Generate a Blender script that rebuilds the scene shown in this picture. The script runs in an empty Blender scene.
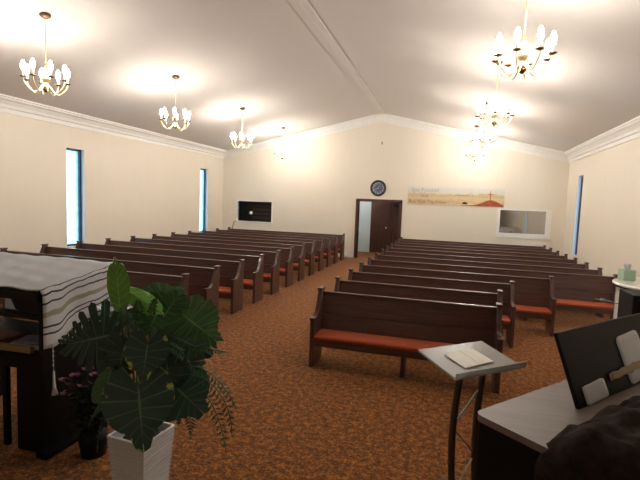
import bpy, bmesh, math, random
from mathutils import Vector, Matrix

random.seed(7)
SC = bpy.context.scene
COL = SC.collection

# ------------------------------------------------------------------ camera
FPX, YAW, PITCH, ROLL, CAMH = 449.64, .2782, .0847, .0376, 2.056
FW = Vector((-math.sin(YAW) * math.cos(PITCH), math.cos(YAW) * math.cos(PITCH), -math.sin(PITCH)))
_r = Vector((math.cos(YAW), math.sin(YAW), 0)); _u = _r.cross(FW)
RT = math.cos(ROLL) * _r + math.sin(ROLL) * _u
UP = -math.sin(ROLL) * _r + math.cos(ROLL) * _u
cam = bpy.data.cameras.new('camera'); cam.sensor_width = 36; cam.lens = 36 * FPX / 640
cam.clip_start = .05; cam.clip_end = 200
camo = bpy.data.objects.new('camera', cam); COL.objects.link(camo)
M = Matrix((RT, UP, -FW)).transposed().to_4x4(); M.translation = (0, 0, CAMH)
camo.matrix_world = M; SC.camera = camo

# ------------------------------------------------------------------ world, exposure
w = bpy.data.worlds.new('sky'); SC.world = w; w.use_nodes = True
bg = w.node_tree.nodes['Background']
bg.inputs[0].default_value = (.62, .82, 1.0, 1); bg.inputs[1].default_value = 1.7
vs = SC.view_settings
vs.view_transform = 'Standard'; vs.look = 'None'; vs.gamma = 1; vs.use_curve_mapping = False
vs.exposure = 1.37
BULB = 98.0           # radiance of one candle bulb


# ------------------------------------------------------------------ helpers
def at(x, y, d):
    """point at depth d along the view direction through a spot of the photo"""
    return Vector((0, 0, CAMH)) + (FW + RT * ((x - 320) / FPX) - UP * ((y - 240) / FPX)) * d


def tag(o, label, cat, group=None, kind=None):
    o['label'] = label; o['category'] = cat
    if group: o['group'] = group
    if kind: o['kind'] = kind
    return o


def obj(name, bm, m, parent=None, smooth=False):
    me = bpy.data.meshes.new(name)
    bmesh.ops.recalc_face_normals(bm, faces=bm.faces[:])
    bm.to_mesh(me); bm.free()
    for mm in (m if isinstance(m, (list, tuple)) else [m]): me.materials.append(mm)
    if smooth:
        for p in me.polygons: p.use_smooth = True
    o = bpy.data.objects.new(name, me); COL.objects.link(o)
    if parent: o.parent = parent
    return o


def empty(name, loc=(0, 0, 0), rz=0.0, parent=None):
    o = bpy.data.objects.new(name, None); COL.objects.link(o)
    o.location = loc; o.rotation_euler = (0, 0, rz); o.empty_display_size = .1
    if parent: o.parent = parent
    return o


def copy_tree(o, parent=None):
    c = o.copy(); COL.objects.link(c)
    if parent: c.parent = parent
    for ch in [k for k in COL.objects if k.parent == o]: copy_tree(ch, c)
    return c


def NB(): return bmesh.new()


def box(bm, a, b, bev=0.0, mat=None, mi=0):
    ret = bmesh.ops.create_cube(bm, size=1)
    vsx = ret['verts']
    c = [(a[i] + b[i]) / 2 for i in range(3)]; s = [abs(b[i] - a[i]) for i in range(3)]
    for v in vsx: v.co = Vector((c[0] + v.co.x * s[0], c[1] + v.co.y * s[1], c[2] + v.co.z * s[2]))
    fs = list({f for v in vsx for f in v.link_faces})
    for f in fs: f.material_index = mi
    if bev:
        es = list({e for v in vsx for e in v.link_edges})
        r = bmesh.ops.bevel(bm, geom=es, offset=bev, segments=2, affect='EDGES', profile=.6)
        vsx = list({v for f in r['faces'] for v in f.verts} | {v for v in vsx if v.is_valid})
    if mat is not None:
        for v in vsx: v.co = mat @ v.co
    return vsx


def prism(bm, pts, axis, a, b):
    """extrude an outline of 2D points along an axis from a to b"""
    def mk(p, t):
        if axis == 'x': return (t, p[0], p[1])
        if axis == 'y': return (p[0], t, p[1])
        return (p[0], p[1], t)
    A = [bm.verts.new(mk(p, a)) for p in pts]; B = [bm.verts.new(mk(p, b)) for p in pts]
    n = len(pts)
    bm.faces.new(A); bm.faces.new(B[::-1])
    for i in range(n): bm.faces.new((A[i], A[(i + 1) % n], B[(i + 1) % n], B[i]))
    return A + B


def tube(bm, pts, rad, n=8, cap=True):
    pts = [Vector(p) for p in pts]; rings = []
    if not isinstance(rad, (list, tuple)): rad = [rad] * len(pts)
    ref = None
    for i, p in enumerate(pts):
        d = (pts[min(i + 1, len(pts) - 1)] - pts[max(i - 1, 0)]).normalized()
        if ref is None:
            ref = d.orthogonal().normalized()
        ref = (ref - d * ref.dot(d))
        ref = ref.normalized() if ref.length > 1e-6 else d.orthogonal().normalized()
        s = d.cross(ref)
        rings.append([bm.verts.new(p + (ref * math.cos(2 * math.pi * k / n) + s * math.sin(2 * math.pi * k / n)) * rad[i]) for k in range(n)])
    for a, b in zip(rings, rings[1:]):
        for k in range(n): bm.faces.new((a[k], a[(k + 1) % n], b[(k + 1) % n], b[k]))
    if cap:
        bm.faces.new(rings[0][::-1]); bm.faces.new(rings[-1])


def lathe(bm, prof, n=24, c=(0, 0, 0), cap=True):
    rings = []
    for r, z in prof:
        if r < 1e-5: rings.append([bm.verts.new((c[0], c[1], c[2] + z))])
        else: rings.append([bm.verts.new((c[0] + r * math.cos(2 * math.pi * k / n), c[1] + r * math.sin(2 * math.pi * k / n), c[2] + z)) for k in range(n)])
    for a, b in zip(rings, rings[1:]):
        for k in range(n):
            k2 = (k + 1) % n
            if len(a) == 1 and len(b) == 1: continue
            if len(a) == 1: bm.faces.new((a[0], b[k2], b[k]))
            elif len(b) == 1: bm.faces.new((a[k], a[k2], b[0]))
            else: bm.faces.new((a[k], a[k2], b[k2], b[k]))
    if not cap: return
    if len(rings[0]) > 1: bm.faces.new(rings[0][::-1])
    if len(rings[-1]) > 1: bm.faces.new(rings[-1])


def bez(a, b, c, d, n=10):
    a, b, c, d = map(Vector, (a, b, c, d)); o = []
    for i in range(n + 1):
        t = i / n; s = 1 - t
        o.append(a * s ** 3 + b * 3 * s * s * t + c * 3 * s * t * t + d * t ** 3)
    return o


def text_mesh(name, body, size, m, parent, loc, rot=(math.pi / 2, 0, 0), align='LEFT', extrude=.002, sx=1.0):
    cu = bpy.data.curves.new(name, 'FONT'); cu.body = body; cu.size = size; cu.extrude = extrude
    cu.align_x = align; cu.align_y = 'CENTER'; cu.resolution_u = 3
    t = bpy.data.objects.new(name, cu); COL.objects.link(t)
    bpy.context.view_layer.update()
    me = bpy.data.meshes.new_from_object(t.evaluated_get(bpy.context.evaluated_depsgraph_get()))
    bpy.data.objects.remove(t)
    me.materials.clear(); me.materials.append(m)
    o = bpy.data.objects.new(name, me); COL.objects.link(o)
    o.location = loc; o.rotation_euler = rot; o.scale = (sx, 1, 1)
    if parent: o.parent = parent
    return o


# ------------------------------------------------------------------ materials
class N:
    def __init__(s, name):
        s.m = bpy.data.materials.new(name); s.m.use_nodes = True
        s.t = s.m.node_tree; s.b = s.t.nodes['Principled BSDF']; s.out = s.t.nodes['Material Output']
    def n(s, k, **kw):
        x = s.t.nodes.new(k)
        for a, v in kw.items(): setattr(x, a, v)
        return x
    def l(s, a, b): s.t.links.new(a, b)
    def co(s, kind='Object', scale=(1, 1, 1)):
        c = s.n('ShaderNodeTexCoord'); mp = s.n('ShaderNodeMapping'); mp.inputs['Scale'].default_value = scale
        s.l(c.outputs[kind], mp.inputs[0]); return mp.outputs[0]
    def noise(s, vec, scale, detail=3, rough=.5):
        x = s.n('ShaderNodeTexNoise'); x.inputs['Scale'].default_value = scale
        x.inputs['Detail'].default_value = detail; x.inputs['Roughness'].default_value = rough
        s.l(vec, x.inputs['Vector']); return x.outputs[0]
    def ramp(s, fac, stops, interp='LINEAR'):
        r = s.n('ShaderNodeValToRGB'); r.color_ramp.interpolation = interp
        e = r.color_ramp.elements
        while len(e) < len(stops): e.new(.5)
        for i, (p, c) in enumerate(stops): e[i].position = p; e[i].color = (*c, 1)
        s.l(fac, r.inputs[0]); return r.outputs[0]
    def bump(s, h, strength=.3, dist=.01):
        x = s.n('ShaderNodeBump'); x.inputs['Strength'].default_value = strength; x.inputs['Distance'].default_value = dist
        s.l(h, x.inputs['Height']); s.l(x.outputs[0], s.b.inputs['Normal'])
    def math(s, op, a, b=None):
        x = s.n('ShaderNodeMath', operation=op)
        for i, v in enumerate((a, b)):
            if v is None: continue
            if isinstance(v, (int, float)): x.inputs[i].default_value = v
            else: s.l(v, x.inputs[i])
        return x.outputs[0]
    def mix(s, fac, a, b):
        x = s.n('ShaderNodeMix', data_type='RGBA')
        s.l(fac, x.inputs[0]) if not isinstance(fac, (int, float)) else setattr(x.inputs[0], 'default_value', fac)
        for i, v in ((6, a), (7, b)):
            if isinstance(v, tuple): x.inputs[i].default_value = (*v, 1)
            else: s.l(v, x.inputs[i])
        return x.outputs[2]
    def set(s, rough=.5, metal=0, spec=.5, coat=0, color=None):
        s.b.inputs['Roughness'].default_value = rough; s.b.inputs['Metallic'].default_value = metal
        s.b.inputs['Specular IOR Level'].default_value = spec; s.b.inputs['Coat Weight'].default_value = coat
        if color is not None: s.b.inputs['Base Color'].default_value = (*color, 1)
        return s


def plain(name, c, rough=.5, metal=0, var=.08, scale=8, spec=.5, coat=0, bump=0):
    k = N(name).set(rough, metal, spec, coat)
    f = k.noise(k.co(), scale, 4)
    lo = tuple(x * (1 - var) for x in c); hi = tuple(min(1, x * (1 + var)) for x in c)
    k.l(k.ramp(f, [(.3, lo), (.7, hi)]), k.b.inputs['Base Color'])
    if bump: k.bump(f, bump, .01)
    return k.m


def wood(name, c1, c2, rough=.35, axis=(1.2, 22, 22), spec=.5, coat=.15):
    k = N(name).set(rough, 0, spec, coat)
    v = k.co('Object', axis)
    f = k.noise(v, 1.6, 6, .62)
    g = k.noise(k.co('Object', (axis[0] * .4, axis[1] * 3.5, axis[2] * 3.5)), 1.5, 2)
    f2 = k.math('ADD', k.math('MULTIPLY', f, .7), k.math('MULTIPLY', g, .3))
    k.l(k.ramp(f2, [(.32, c1), (.68, c2)]), k.b.inputs['Base Color'])
    k.bump(f2, .08, .004)
    return k.m


def carpet_mat():
    k = N('rust_shag_carpet').set(.95, 0, .15)
    v = k.co('Object')
    fine = k.noise(v, 46, 3, .7); mid = k.noise(v, 17, 3, .7); big = k.noise(v, .9, 3, .6)
    f = k.math('ADD', k.math('MULTIPLY', fine, .5), k.math('MULTIPLY', mid, .5))
    c = k.ramp(f, [(.37, (.022,.0065,.0012)), (.5, (.20, .064, .0085)), (.63, (.64, .235, .034))])
    c2 = k.mix(k.math('MULTIPLY', big, .22), c, (.28, .098, .013))
    k.l(c2, k.b.inputs['Base Color'])
    k.b.inputs['Sheen Weight'].default_value = .15
    k.bump(f, .9, .03)
    return k.m


def wall_mat(name, c):
    k = N(name).set(.8, 0, .25)
    f = k.noise(k.co('Object', (1, 1, .12)), 6, 4, .6)
    lo = tuple(x * .985 for x in c)
    k.l(k.ramp(f, [(.35, lo), (.65, c)]), k.b.inputs['Base Color'])
    g = k.noise(k.co(), 120, 2); k.bump(g, .05, .003)
    return k.m


def frosted(name, tint, e=1.0):
    """pebbled daylight window glass"""
    k = N(name)
    v = k.co('Object')
    f = k.noise(v, 9, 4, .6)
    col = k.ramp(f, [(.35, tuple(x * .8 for x in tint)), (.6, tint)])
    tr = k.n('ShaderNodeBsdfTranslucent'); gl = k.n('ShaderNodeBsdfGlossy'); gl.inputs['Roughness'].default_value = .15
    tp = k.n('ShaderNodeBsdfTransparent')
    k.l(col, tr.inputs[0]); k.l(col, tp.inputs[0])
    m0 = k.n('ShaderNodeMixShader'); m0.inputs[0].default_value = .72
    k.l(tr.outputs[0], m0.inputs[1]); k.l(tp.outputs[0], m0.inputs[2])
    m1 = k.n('ShaderNodeMixShader'); m1.inputs[0].default_value = .05
    k.l(m0.outputs[0], m1.inputs[1]); k.l(gl.outputs[0], m1.inputs[2])
    k.l(m1.outputs[0], k.out.inputs[0])
    return k.m


def pane_mat(name, refl, tint=(1, 1, 1)):
    k = N(name)
    tp = k.n('ShaderNodeBsdfTransparent'); tp.inputs[0].default_value = (*tint, 1)
    gl = k.n('ShaderNodeBsdfGlossy'); gl.inputs['Roughness'].default_value = .0
    m = k.n('ShaderNodeMixShader'); m.inputs[0].default_value = refl
    k.l(tp.outputs[0], m.inputs[1]); k.l(gl.outputs[0], m.inputs[2]); k.l(m.outputs[0], k.out.inputs[0])
    return k.m


def bulb_mat():
    k = N('lit_candle_bulb').set(.2)
    k.b.inputs['Base Color'].default_value = (1, .95, .85, 1)
    k.b.inputs['Emission Color'].default_value = (1, .935, .845, 1)
    # a candle lamp shines mostly sideways: little comes out of its tip and foot
    g = k.n('ShaderNodeNewGeometry'); sp = k.n('ShaderNodeSeparateXYZ'); k.l(g.outputs['Normal'], sp.inputs[0])
    side = k.math('SUBTRACT', 1.0, k.math('MULTIPLY', sp.outputs[2], sp.outputs[2]))
    k.l(k.math('MULTIPLY', k.math('MAXIMUM', k.math('POWER', side, 1.8), .05), BULB), k.b.inputs['Emission Strength'])
    return k.m


def leaf_mat(name, dark, vein, vary=None, rough=.38, nv=14):
    k = N(name).set(rough, 0, .45)
    uv = k.n('ShaderNodeUVMap'); sp = k.n('ShaderNodeSeparateXYZ'); k.l(uv.outputs[0], sp.inputs[0])
    sn = k.math('ABSOLUTE', k.math('SINE', k.math('MULTIPLY', sp.outputs[0], nv * math.pi / 2)))
    vn = k.math('LESS_THAN', sn, .16)
    mid = k.math('LESS_THAN', sp.outputs[1], .035)
    vmask = k.math('MAXIMUM', k.math('MULTIPLY', vn, .7), mid)
    f = k.noise(k.co(), 14, 3)
    base = k.ramp(f, [(.3, tuple(x * .75 for x in dark)), (.7, dark)])
    if vary:
        pf = k.noise(k.co('Object', (1, 1, 1)), 17, 2, .4)
        edge = k.math('MULTIPLY', pf, k.math('ADD', sp.outputs[1], .45))
        base = k.mix(k.ramp(edge, [(.80, (0, 0, 0)), (.86, (1, 1, 1))]), base, vary)
    k.l(k.mix(vmask, base, vein), k.b.inputs['Base Color'])
    return k.m


def shawl_mat():
    k = N('striped_shawl').set(.9, 0, .2)
    uv = k.n('ShaderNodeUVMap'); sp = k.n('ShaderNodeSeparateXYZ'); k.l(uv.outputs[0], sp.inputs[0])
    u = sp.outputs[0]
    wob = k.math('MULTIPLY', k.math('SUBTRACT', k.noise(k.co('UV', (1, 6, 1)), 1.4, 2), .5), .02)
    uu = k.math('ADD', u, wob)
    W = (.80, .82, .85); B = (.010, .011, .016); T = (.46, .42, .31)
    stops = [(0, W), (.742, B), (.747, W), (.766, B), (.776, W), (.803, B), (.812, W), (.845, T), (.870, W), (.903, B), (.913, W), (.932, B), (.940, W)]
    c = k.ramp(uu, stops, 'CONSTANT')
    f = k.noise(k.co('UV', (18, 5, 1)), 1.6, 4)
    c2 = k.mix(k.math('MULTIPLY', f, .25), c, (.50, .53, .57))
    k.l(c2, k.b.inputs['Base Color'])
    g = k.noise(k.co('UV', (300, 300, 1)), 1, 2); k.bump(g, .15, .003)
    tr = k.n('ShaderNodeBsdfTranslucent'); k.l(c2, tr.inputs[0])
    m = k.n('ShaderNodeMixShader'); m.inputs[0].default_value = .25
    k.l(k.b.outputs[0], m.inputs[1]); k.l(tr.outputs[0], m.inputs[2]); k.l(m.outputs[0], k.out.inputs[0])
    return k.m


def banner_mat():
    k = N('sunset_print').set(.6, 0, .3)
    co = k.n('ShaderNodeTexCoord'); sp = k.n('ShaderNodeSeparateXYZ'); k.l(co.outputs['Object'], sp.inputs[0])
    f = k.noise(k.co('Object', (2.2, 1, 5)), 1.6, 5, .62)
    h = k.math('ADD', k.math('DIVIDE', sp.outputs[2], .66), k.math('MULTIPLY', k.math('SUBTRACT', f, .5), .75))
    c = k.ramp(h, [(.0, (.72, .60, .44)), (.22, (.62, .46, .25)), (.42, (.72, .57, .35)), (.58, (.62, .48, .27)), (.70, (.70, .65, .56)), (.95, (.70, .69, .66))])
    k.l(c, k.b.inputs['Base Color']); return k.m


MT = dict(
    carpet=carpet_mat(), wall=wall_mat('cream_wallpaper', (.80, .73, .62)), ceil=wall_mat('matte_ceiling_paint', (.65, .605, .56)),
    trim=plain('white_gloss_trim', (.83, .81, .77), .45, var=.03),
    foyer=wall_mat('pale_blue_foyer_paint', (.60, .68, .70)),
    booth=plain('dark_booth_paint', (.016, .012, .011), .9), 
    navy=plain('dark_navy_window_frame', (.012, .016, .04), .35),
    lilac=plain('painted_window_reveal', (.70, .68, .74), .6, var=.03),
    glass=frosted('pebbled_window_glass', (.72, .95, 1.0)), clear=pane_mat('clear_glass', .015, (.8, .8, .8)), mirror=pane_mat('one_way_mirror_glass', .56, (.5, .5, .5)),
    doorwood=wood('dark_mahogany_door', (.045, .015, .010), (.10, .034, .022), .4, (20, 20, 1.2)),
    jamb=wood('brown_door_casing', (.05, .018, .012), (.09, .034, .022), .4, (20, 20, 1.2)),
    pew=wood('dark_walnut_pew', (.050, .021, .016), (.138, .067, .052), .34),
    pewend=wood('dark_walnut_pew_end', (.050, .022, .016), (.125, .060, .043), .36, (22, 22, 1.3)),
    cushion=plain('rust_red_upholstery', (.44, .085, .030), .85, var=.14, scale=60, bump=.1),
    brass=plain('polished_brass', (.84, .66, .38), .32, 1.0, var=.05), darkbrass=plain('aged_bronze', (.18, .10, .05), .35, .8),
    candle=plain('ivory_candle_sleeve', (.86, .80, .66), .5, var=.03), bulb=bulb_mat(),
    black=plain('black_lacquer', (.0035, .0033, .0034), .5, var=.2, spec=.2), blackwood=wood('black_brown_wood', (.005, .004, .004), (.012, .009, .008), .55, spec=.25, coat=0),
    consoletop=wood('grey_brown_laminate_top', (.17, .13, .113), (.23, .18, .16), .5, (1.2, 14, 14), .4, 0),
    blackpl=plain('black_plastic', (.007, .0065, .0065), .6, var=.2, scale=30, spec=.25),
    coat=plain('dark_brown_corduroy', (.030, .019, .015), .95, var=.35, scale=26, bump=.3, spec=.1),
    paper=plain('white_paper', (.74, .77, .82), .8, var=.04), cream=plain('cream_page', (.90, .88, .80), .6, var=.03),
    tape=plain('tan_masking_tape', (.42, .33, .20), .7), white=plain('white_gloss_laminate', (.80, .78, .74), .12, var=.02, coat=.4),
    green=plain('mint_green_carton', (.36, .52, .38), .6, var=.05), grey=plain('grey_metal', (.35, .34, .34), .35, .8),
    steel=plain('brushed_steel', (.6, .6, .6), .28, 1.0), darkmetal=plain('dark_bronze_metal', (.10, .066, .05), .4, .4),
    pot=plain('white_ribbed_ceramic', (.66, .66, .68), .55, var=.04), soil=plain('dark_moss', (.02, .018, .012), .9),
    lf_dark=leaf_mat('dark_monstera_leaf', (.016, .050, .027), (.075, .15, .085)), lf_blue=leaf_mat('blue_green_philodendron_leaf', (.026, .068, .048), (.11, .20, .12), (.40, .46, .12)),
    lf_mid=leaf_mat('mid_green_leaf', (.040, .125, .034), (.12, .27, .08)), lf_light=leaf_mat('light_variegated_leaf', (.15, .42, .06), (.34, .60, .16), (.50, .60, .22)),
    fern=plain('fern_green', (.035, .095, .035), .6, var=.3, scale=30), stem=plain('green_stem', (.03, .06, .02), .6),
    shawl=shawl_mat(), bead=plain('white_cotton_cord', (.74, .73, .70), .9), purple=plain('purple_petal', (.22, .065, .18), .7, var=.3), pink=plain('dusty_pink_petal', (.38, .15, .22), .7, var=.3),
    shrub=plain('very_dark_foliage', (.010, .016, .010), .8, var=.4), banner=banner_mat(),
    ink=plain('grey_brown_ink', (.26, .20, .14), .7), inklight=plain('grey_ink', (.42, .41, .40), .7), hill=plain('red_orange_print', (.44, .095, .035), .7, var=.3), blackink=plain('black_ink', (.03, .02, .02), .7),
    clockrim=plain('dark_clock_rim', (.02, .014, .012), .3), clockface=plain('navy_clock_face', (.10, .115, .20), .5, var=.2), silver=plain('silver_numerals', (.74, .75, .77), .4),
    book1=plain('blue_grey_book', (.16, .19, .26), .6), book2=plain('dull_red_book', (.26, .08, .09), .6), book3=plain('lilac_booklet', (.32, .28, .38), .6), board=plain('yellow_tan_folder', (.36, .25, .10), .6),
)
ac = N('clear_acrylic').set(.06, 0, .5, color=(.93, .95, .96)); ac.b.inputs['Transmission Weight'].default_value = .55; ac.b.inputs['IOR'].default_value = 1.2
ac.b.inputs['Base Color'].default_value = (.66, .66, .65, 1); ac.b.inputs['Roughness'].default_value = .22
MT['acrylic'] = ac.m

# ------------------------------------------------------------------ the room
WL, WR, YB, YF, XR = -8.94, 3.69, 16.64, -3.5, -2.57
ZE, ZR, TH = 3.93, 5.33, .25
def zc(x): return ZR - abs(x - XR) * (ZR - ZE) / (WR - XR)

def struct(name, bm, m, parent=None, smooth=False):
    o = obj(name, bm, m, parent, smooth)
    if not parent: o['kind'] = 'structure'
    return o

bm = NB(); box(bm, (WL - TH, YF - TH, -.12), (WR + TH, YB + 3.0, 0)); struct('floor', bm, MT['carpet'])
bm = NB()
e = TH
pts = [(WL - e, zc(WL - e)), (XR, ZR), (WR + e, zc(WR + e)), (WR + e, zc(WR + e) + .2), (XR, ZR + .2), (WL - e, zc(WL - e) + .2)]
prism(bm, pts, 'y', YF - TH, YB + TH); struct('ceiling', bm, MT['ceil'])

def wall_with_holes(name, axis, t0, t1, a0, a1, ztop, holes, m, z0=0):
    """boxes tiling a wall around rectangular holes; holes = (a_lo, a_hi, z_lo, z_hi)"""
    bm = NB()
    xs = sorted({a0, a1, *[h[0] for h in holes], *[h[1] for h in holes]})
    for p, q in zip(xs, xs[1:]):
        hs = sorted([h for h in holes if h[0] <= p + 1e-6 and h[1] >= q - 1e-6], key=lambda h: h[2])
        z = z0
        for s in hs + [None]:
            zt = s[2] if s else ztop
            if zt - z > 1e-4:
                if axis == 'y': box(bm, (t0, p, z), (t1, q, zt))
                else: box(bm, (p, t0, z), (q, t1, zt))
            if s: z = s[3]
    return struct(name, bm, m)

WIN = [(8.81, 9.36, .72, 3.13), (14.86, 15.41, .72, 3.13)]
WINX = [(2.75, 3.30, .72, 3.13)]  # unseen window, kept on the left wall for its daylight
wall_with_holes('wall_left', 'y', WL - TH, WL, YF - TH, YB + TH, ZE, WIN + WINX, MT['wall'])
wall_with_holes('wall_right', 'y', WR, WR + TH, YF - TH, YB + TH, ZE, WIN, MT['wall'])
BW = .2
HB = [(-8.32, -6.76, 1.14, 2.0), (-3.30, -1.78, 0, 2.17), (1.66, 3.13, 1.22, 2.02)]
wall_with_holes('wall_back', 'x', YB, YB + BW, WL, WR, ZE, HB, MT['wall'])
bm = NB(); prism(bm, [(WL, ZE), (WR, ZE), (XR, ZR)], 'y', YB, YB + BW); struct('wall_gable', bm, MT['wall'])
bm = NB(); prism(bm, [(WL - TH, 0), (WR + TH, 0), (WR + TH, ZE - .05), (XR, ZR), (WL - TH, ZE - .05)], 'y', YF - TH, YF); struct('wall_front', bm, MT['wall'])

# crown mouldings: three stepped bands
def crown_prof():
    return [(0, -.29), (.03, -.29), (.04, -.20), (.075, -.19), (.095, -.13), (.15, -.065), (.205, -.04), (.215, -.01), (.24, .0), (.24, .04), (0, .04)]
bm = NB(); prism(bm, [(WL + a, ZE + b) for a, b in crown_prof()], 'y', YF, YB); struct('trim_1', bm, MT['trim'])
bm = NB(); prism(bm, [(WR - a, ZE + b) for a, b in crown_prof()][::-1], 'y', YF, YB); struct('trim_2', bm, MT['trim'])
for i, sgn in enumerate((-1, 1)):
    bm = NB(); A = []; B = []
    xe = WL if sgn < 0 else WR
    for a, b in crown_prof():
        A.append(bm.verts.new((xe, YB - a, ZE + b))); B.append(bm.verts.new((XR, YB - a, ZR + b)))
    n = len(A)
    for k in range(n): bm.faces.new((A[k], A[(k + 1) % n], B[(k + 1) % n], B[k]))
    bm.faces.new(A); bm.faces.new(B[::-1]); struct('trim_%d' % (3 + i), bm, MT['trim'])
bm = NB(); prism(bm, [(XR - .15, zc(XR - .15) + .01), (XR - .15, zc(XR - .15) - .03), (XR - .02, ZR - .04), (XR + .02, ZR - .04), (XR + .15, zc(XR + .15) - .03), (XR + .15, zc(XR + .15) + .01), (XR, ZR + .01)], 'y', YF, YB)
struct('trim_5', bm, MT['ceil'])
for nm, a, b in (('baseboard_left', (WL, YF, 0), (WL + .02, YB, .12)), ('baseboard_right', (WR - .02, YF, 0), (WR, YB, .12))):
    bm = NB(); box(bm, a, b); struct(nm, bm, MT['trim'])
bm = NB(); box(bm, (WL + .02, YB - .02, 0), (-3.41, YB, .12)); box(bm, (-1.69, YB - .02, 0), (WR - .02, YB, .12)); struct('baseboard_back', bm, MT['trim'])

# tall slot windows
wn = 0
for side, xw in ((-1, WL), (1, WR)):
    for (y0, y1, z0, z1) in WIN + (WINX if side < 0 else []):
        wn += 1
        t = empty('window_%d' % wn, (xw, (y0 + y1) / 2, z0)); t['kind'] = 'structure'
        h = (y1 - y0) / 2; zz = z1 - z0; s = side
        def X(a): return sorted((s * a[0], s * a[1]))
        def bx(a, ylo, yhi, zlo, zhi, bmx):
            p, q = X(a); box(bmx, (p, ylo, zlo), (q, yhi, zhi))
        bm = NB()
        bx((.08, .20), -h, -h + .05, 0, zz, bm); bx((.08, .20), h - .05, h, 0, zz, bm)
        bx((.08, .20), -h, h, zz - .05, zz, bm); bx((.08, .20), -h, h, 0, .05, bm)
        obj('window_frame', bm, MT['navy'], t)
        bm = NB(); bx((.135, .145), -h + .05, h - .05, .05, zz - .05, bm); obj('window_pane', bm, MT['glass'], t)
        bm = NB()
        bx((0.0, .08), -h, -h + .006, 0, zz, bm); bx((0, .08), h - .006, h, 0, zz, bm); bx((0, .08), -h, h, -.0, .006, bm)
        obj('window_reveal', bm, MT['lilac'], t)

# back wall openings
def back_window(n, x0, x1, z0, z1, fr, m):
    t = empty('window_%d' % n, ((x0 + x1) / 2, YB, z0)); t['kind'] = 'structure'
    h = (x1 - x0) / 2; zz = z1 - z0
    bm = NB()
    box(bm, (-h - fr, -.025, -fr), (-h, .10, zz + fr)); box(bm, (h, -.025, -fr), (h + fr, .10, zz + fr))
    box(bm, (-h, -.025, -fr), (h, .10, 0)); box(bm, (-h, -.025, zz), (h, .10, zz + fr))
    obj('window_frame', bm, MT['trim'], t)
    bm = NB(); box(bm, (-h, .06, 0), (h, .066, zz)); obj('window_pane', bm, m, t)
back_window(6, -8.32 + .03, -6.76 - .03, 1.17, 1.97, .04, MT['clear'])
back_window(7, 1.66 + .01, 3.13 - .01, 1.23, 2.01, .012, MT['mirror'])
bm = NB()   # wide white casing around the mirrored window
box(bm, (1.58, YB - .03, 1.07), (1.66, YB, 2.06)); box(bm, (3.13, YB - .03, 1.07), (3.27, YB, 2.06)); box(bm, (1.66, YB - .03, 1.07), (3.13, YB, 1.22)); box(bm, (1.66, YB - .03, 2.02), (3.13, YB, 2.06))
struct('trim_6', bm, MT['trim'])

# rooms behind the back wall
def room(name, x0, x1, y0, y1, z1, m, nofront=True):
    bm = NB(); t = .08
    box(bm, (x0 - t, y0, 0), (x0, y1, z1)); box(bm, (x1, y0, 0), (x1 + t, y1, z1)); box(bm, (x0 - t, y1, 0), (x1 + t, y1 + t, z1)); box(bm, (x0 - t, y0, z1), (x1 + t, y1 + t, z1 + t))
    struct(name, bm, m)
YO = YB + BW
room('wall_foyer', -5.4, -.6, YO, 18.9, 2.7, MT['foyer'])
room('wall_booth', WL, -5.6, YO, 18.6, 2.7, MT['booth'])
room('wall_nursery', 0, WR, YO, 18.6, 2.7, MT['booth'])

fl = bpy.data.lights.new('foyer_fill', 'POINT'); fl.energy = 13; fl.shadow_soft_size = .12; fl.color = (1, .95, .88)  # unseen fill light added to brighten the foyer
flo = bpy.data.objects.new('foyer_fill', fl); COL.objects.link(flo); flo.location = (-3.6, 17.7, 2.5)

# doorway casing and the dark double door beyond the foyer
t = empty('door_1', (-2.54, YB, 0)); t['kind'] = 'structure'
bm = NB(); box(bm, (-.86, -.03, 0), (-.76, BW + .03, 2.17)); box(bm, (.76, -.03, 0), (.86, BW + .03, 2.17)); box(bm, (-.86, -.03, 2.13), (.86, BW + .03, 2.23)); obj('door_frame', bm, MT['jamb'], t)
t = empty('door_2', (-2.22, 18.82, 0)); t['kind'] = 'structure'
for k in (-1, 1):
    bm = NB(); x0, x1 = (-.97, -.005) if k < 0 else (.005, .97)
    box(bm, (x0, 0, .01), (x1, .05, 2.28), .006)
    for (pz0, pz1) in ((.25, 1.0), (1.15, 2.1)): box(bm, (x0 + .14, -.015, pz0), (x1 - .14, .01, pz1), .01)
    d = obj('door_leaf', bm, MT['doorwood'], t)
    bm = NB(); lathe(bm, [(0, 0), (.03, .0), (.035, .02), (.015, .035), (.03, .05), (.035, .07), (0, .085)], 12)
    for v in bm.verts: v.co = Vector((v.co.x + (-.30 if k < 0 else .06), -v.co.z, v.co.y + 1.08))
    if k < 0:
        obj('door_knob', bm, MT['brass'], d)
    else: bm.free()
bm = NB(); box(bm, (-.02, -.09, 1.98), (.34, 0, 2.08), .008); box(bm, (.30, -.05, 1.45), (.52, 0, 2.12), .01); obj('door_closer', bm, MT['navy'], t)


# ------------------------------------------------------------------ pews
def end_panel_pts():
    c = bez((0.085, .615), (.17, .605), (.20, .65), (.225, .71), 8)
    return [(.0, 0), (.0, .585)] + [(.02, .61)] + [(p.x, p.y) for p in c] + [(.33, .925), (.42, .925), (.395, .55), (.395, 0)]

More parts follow.
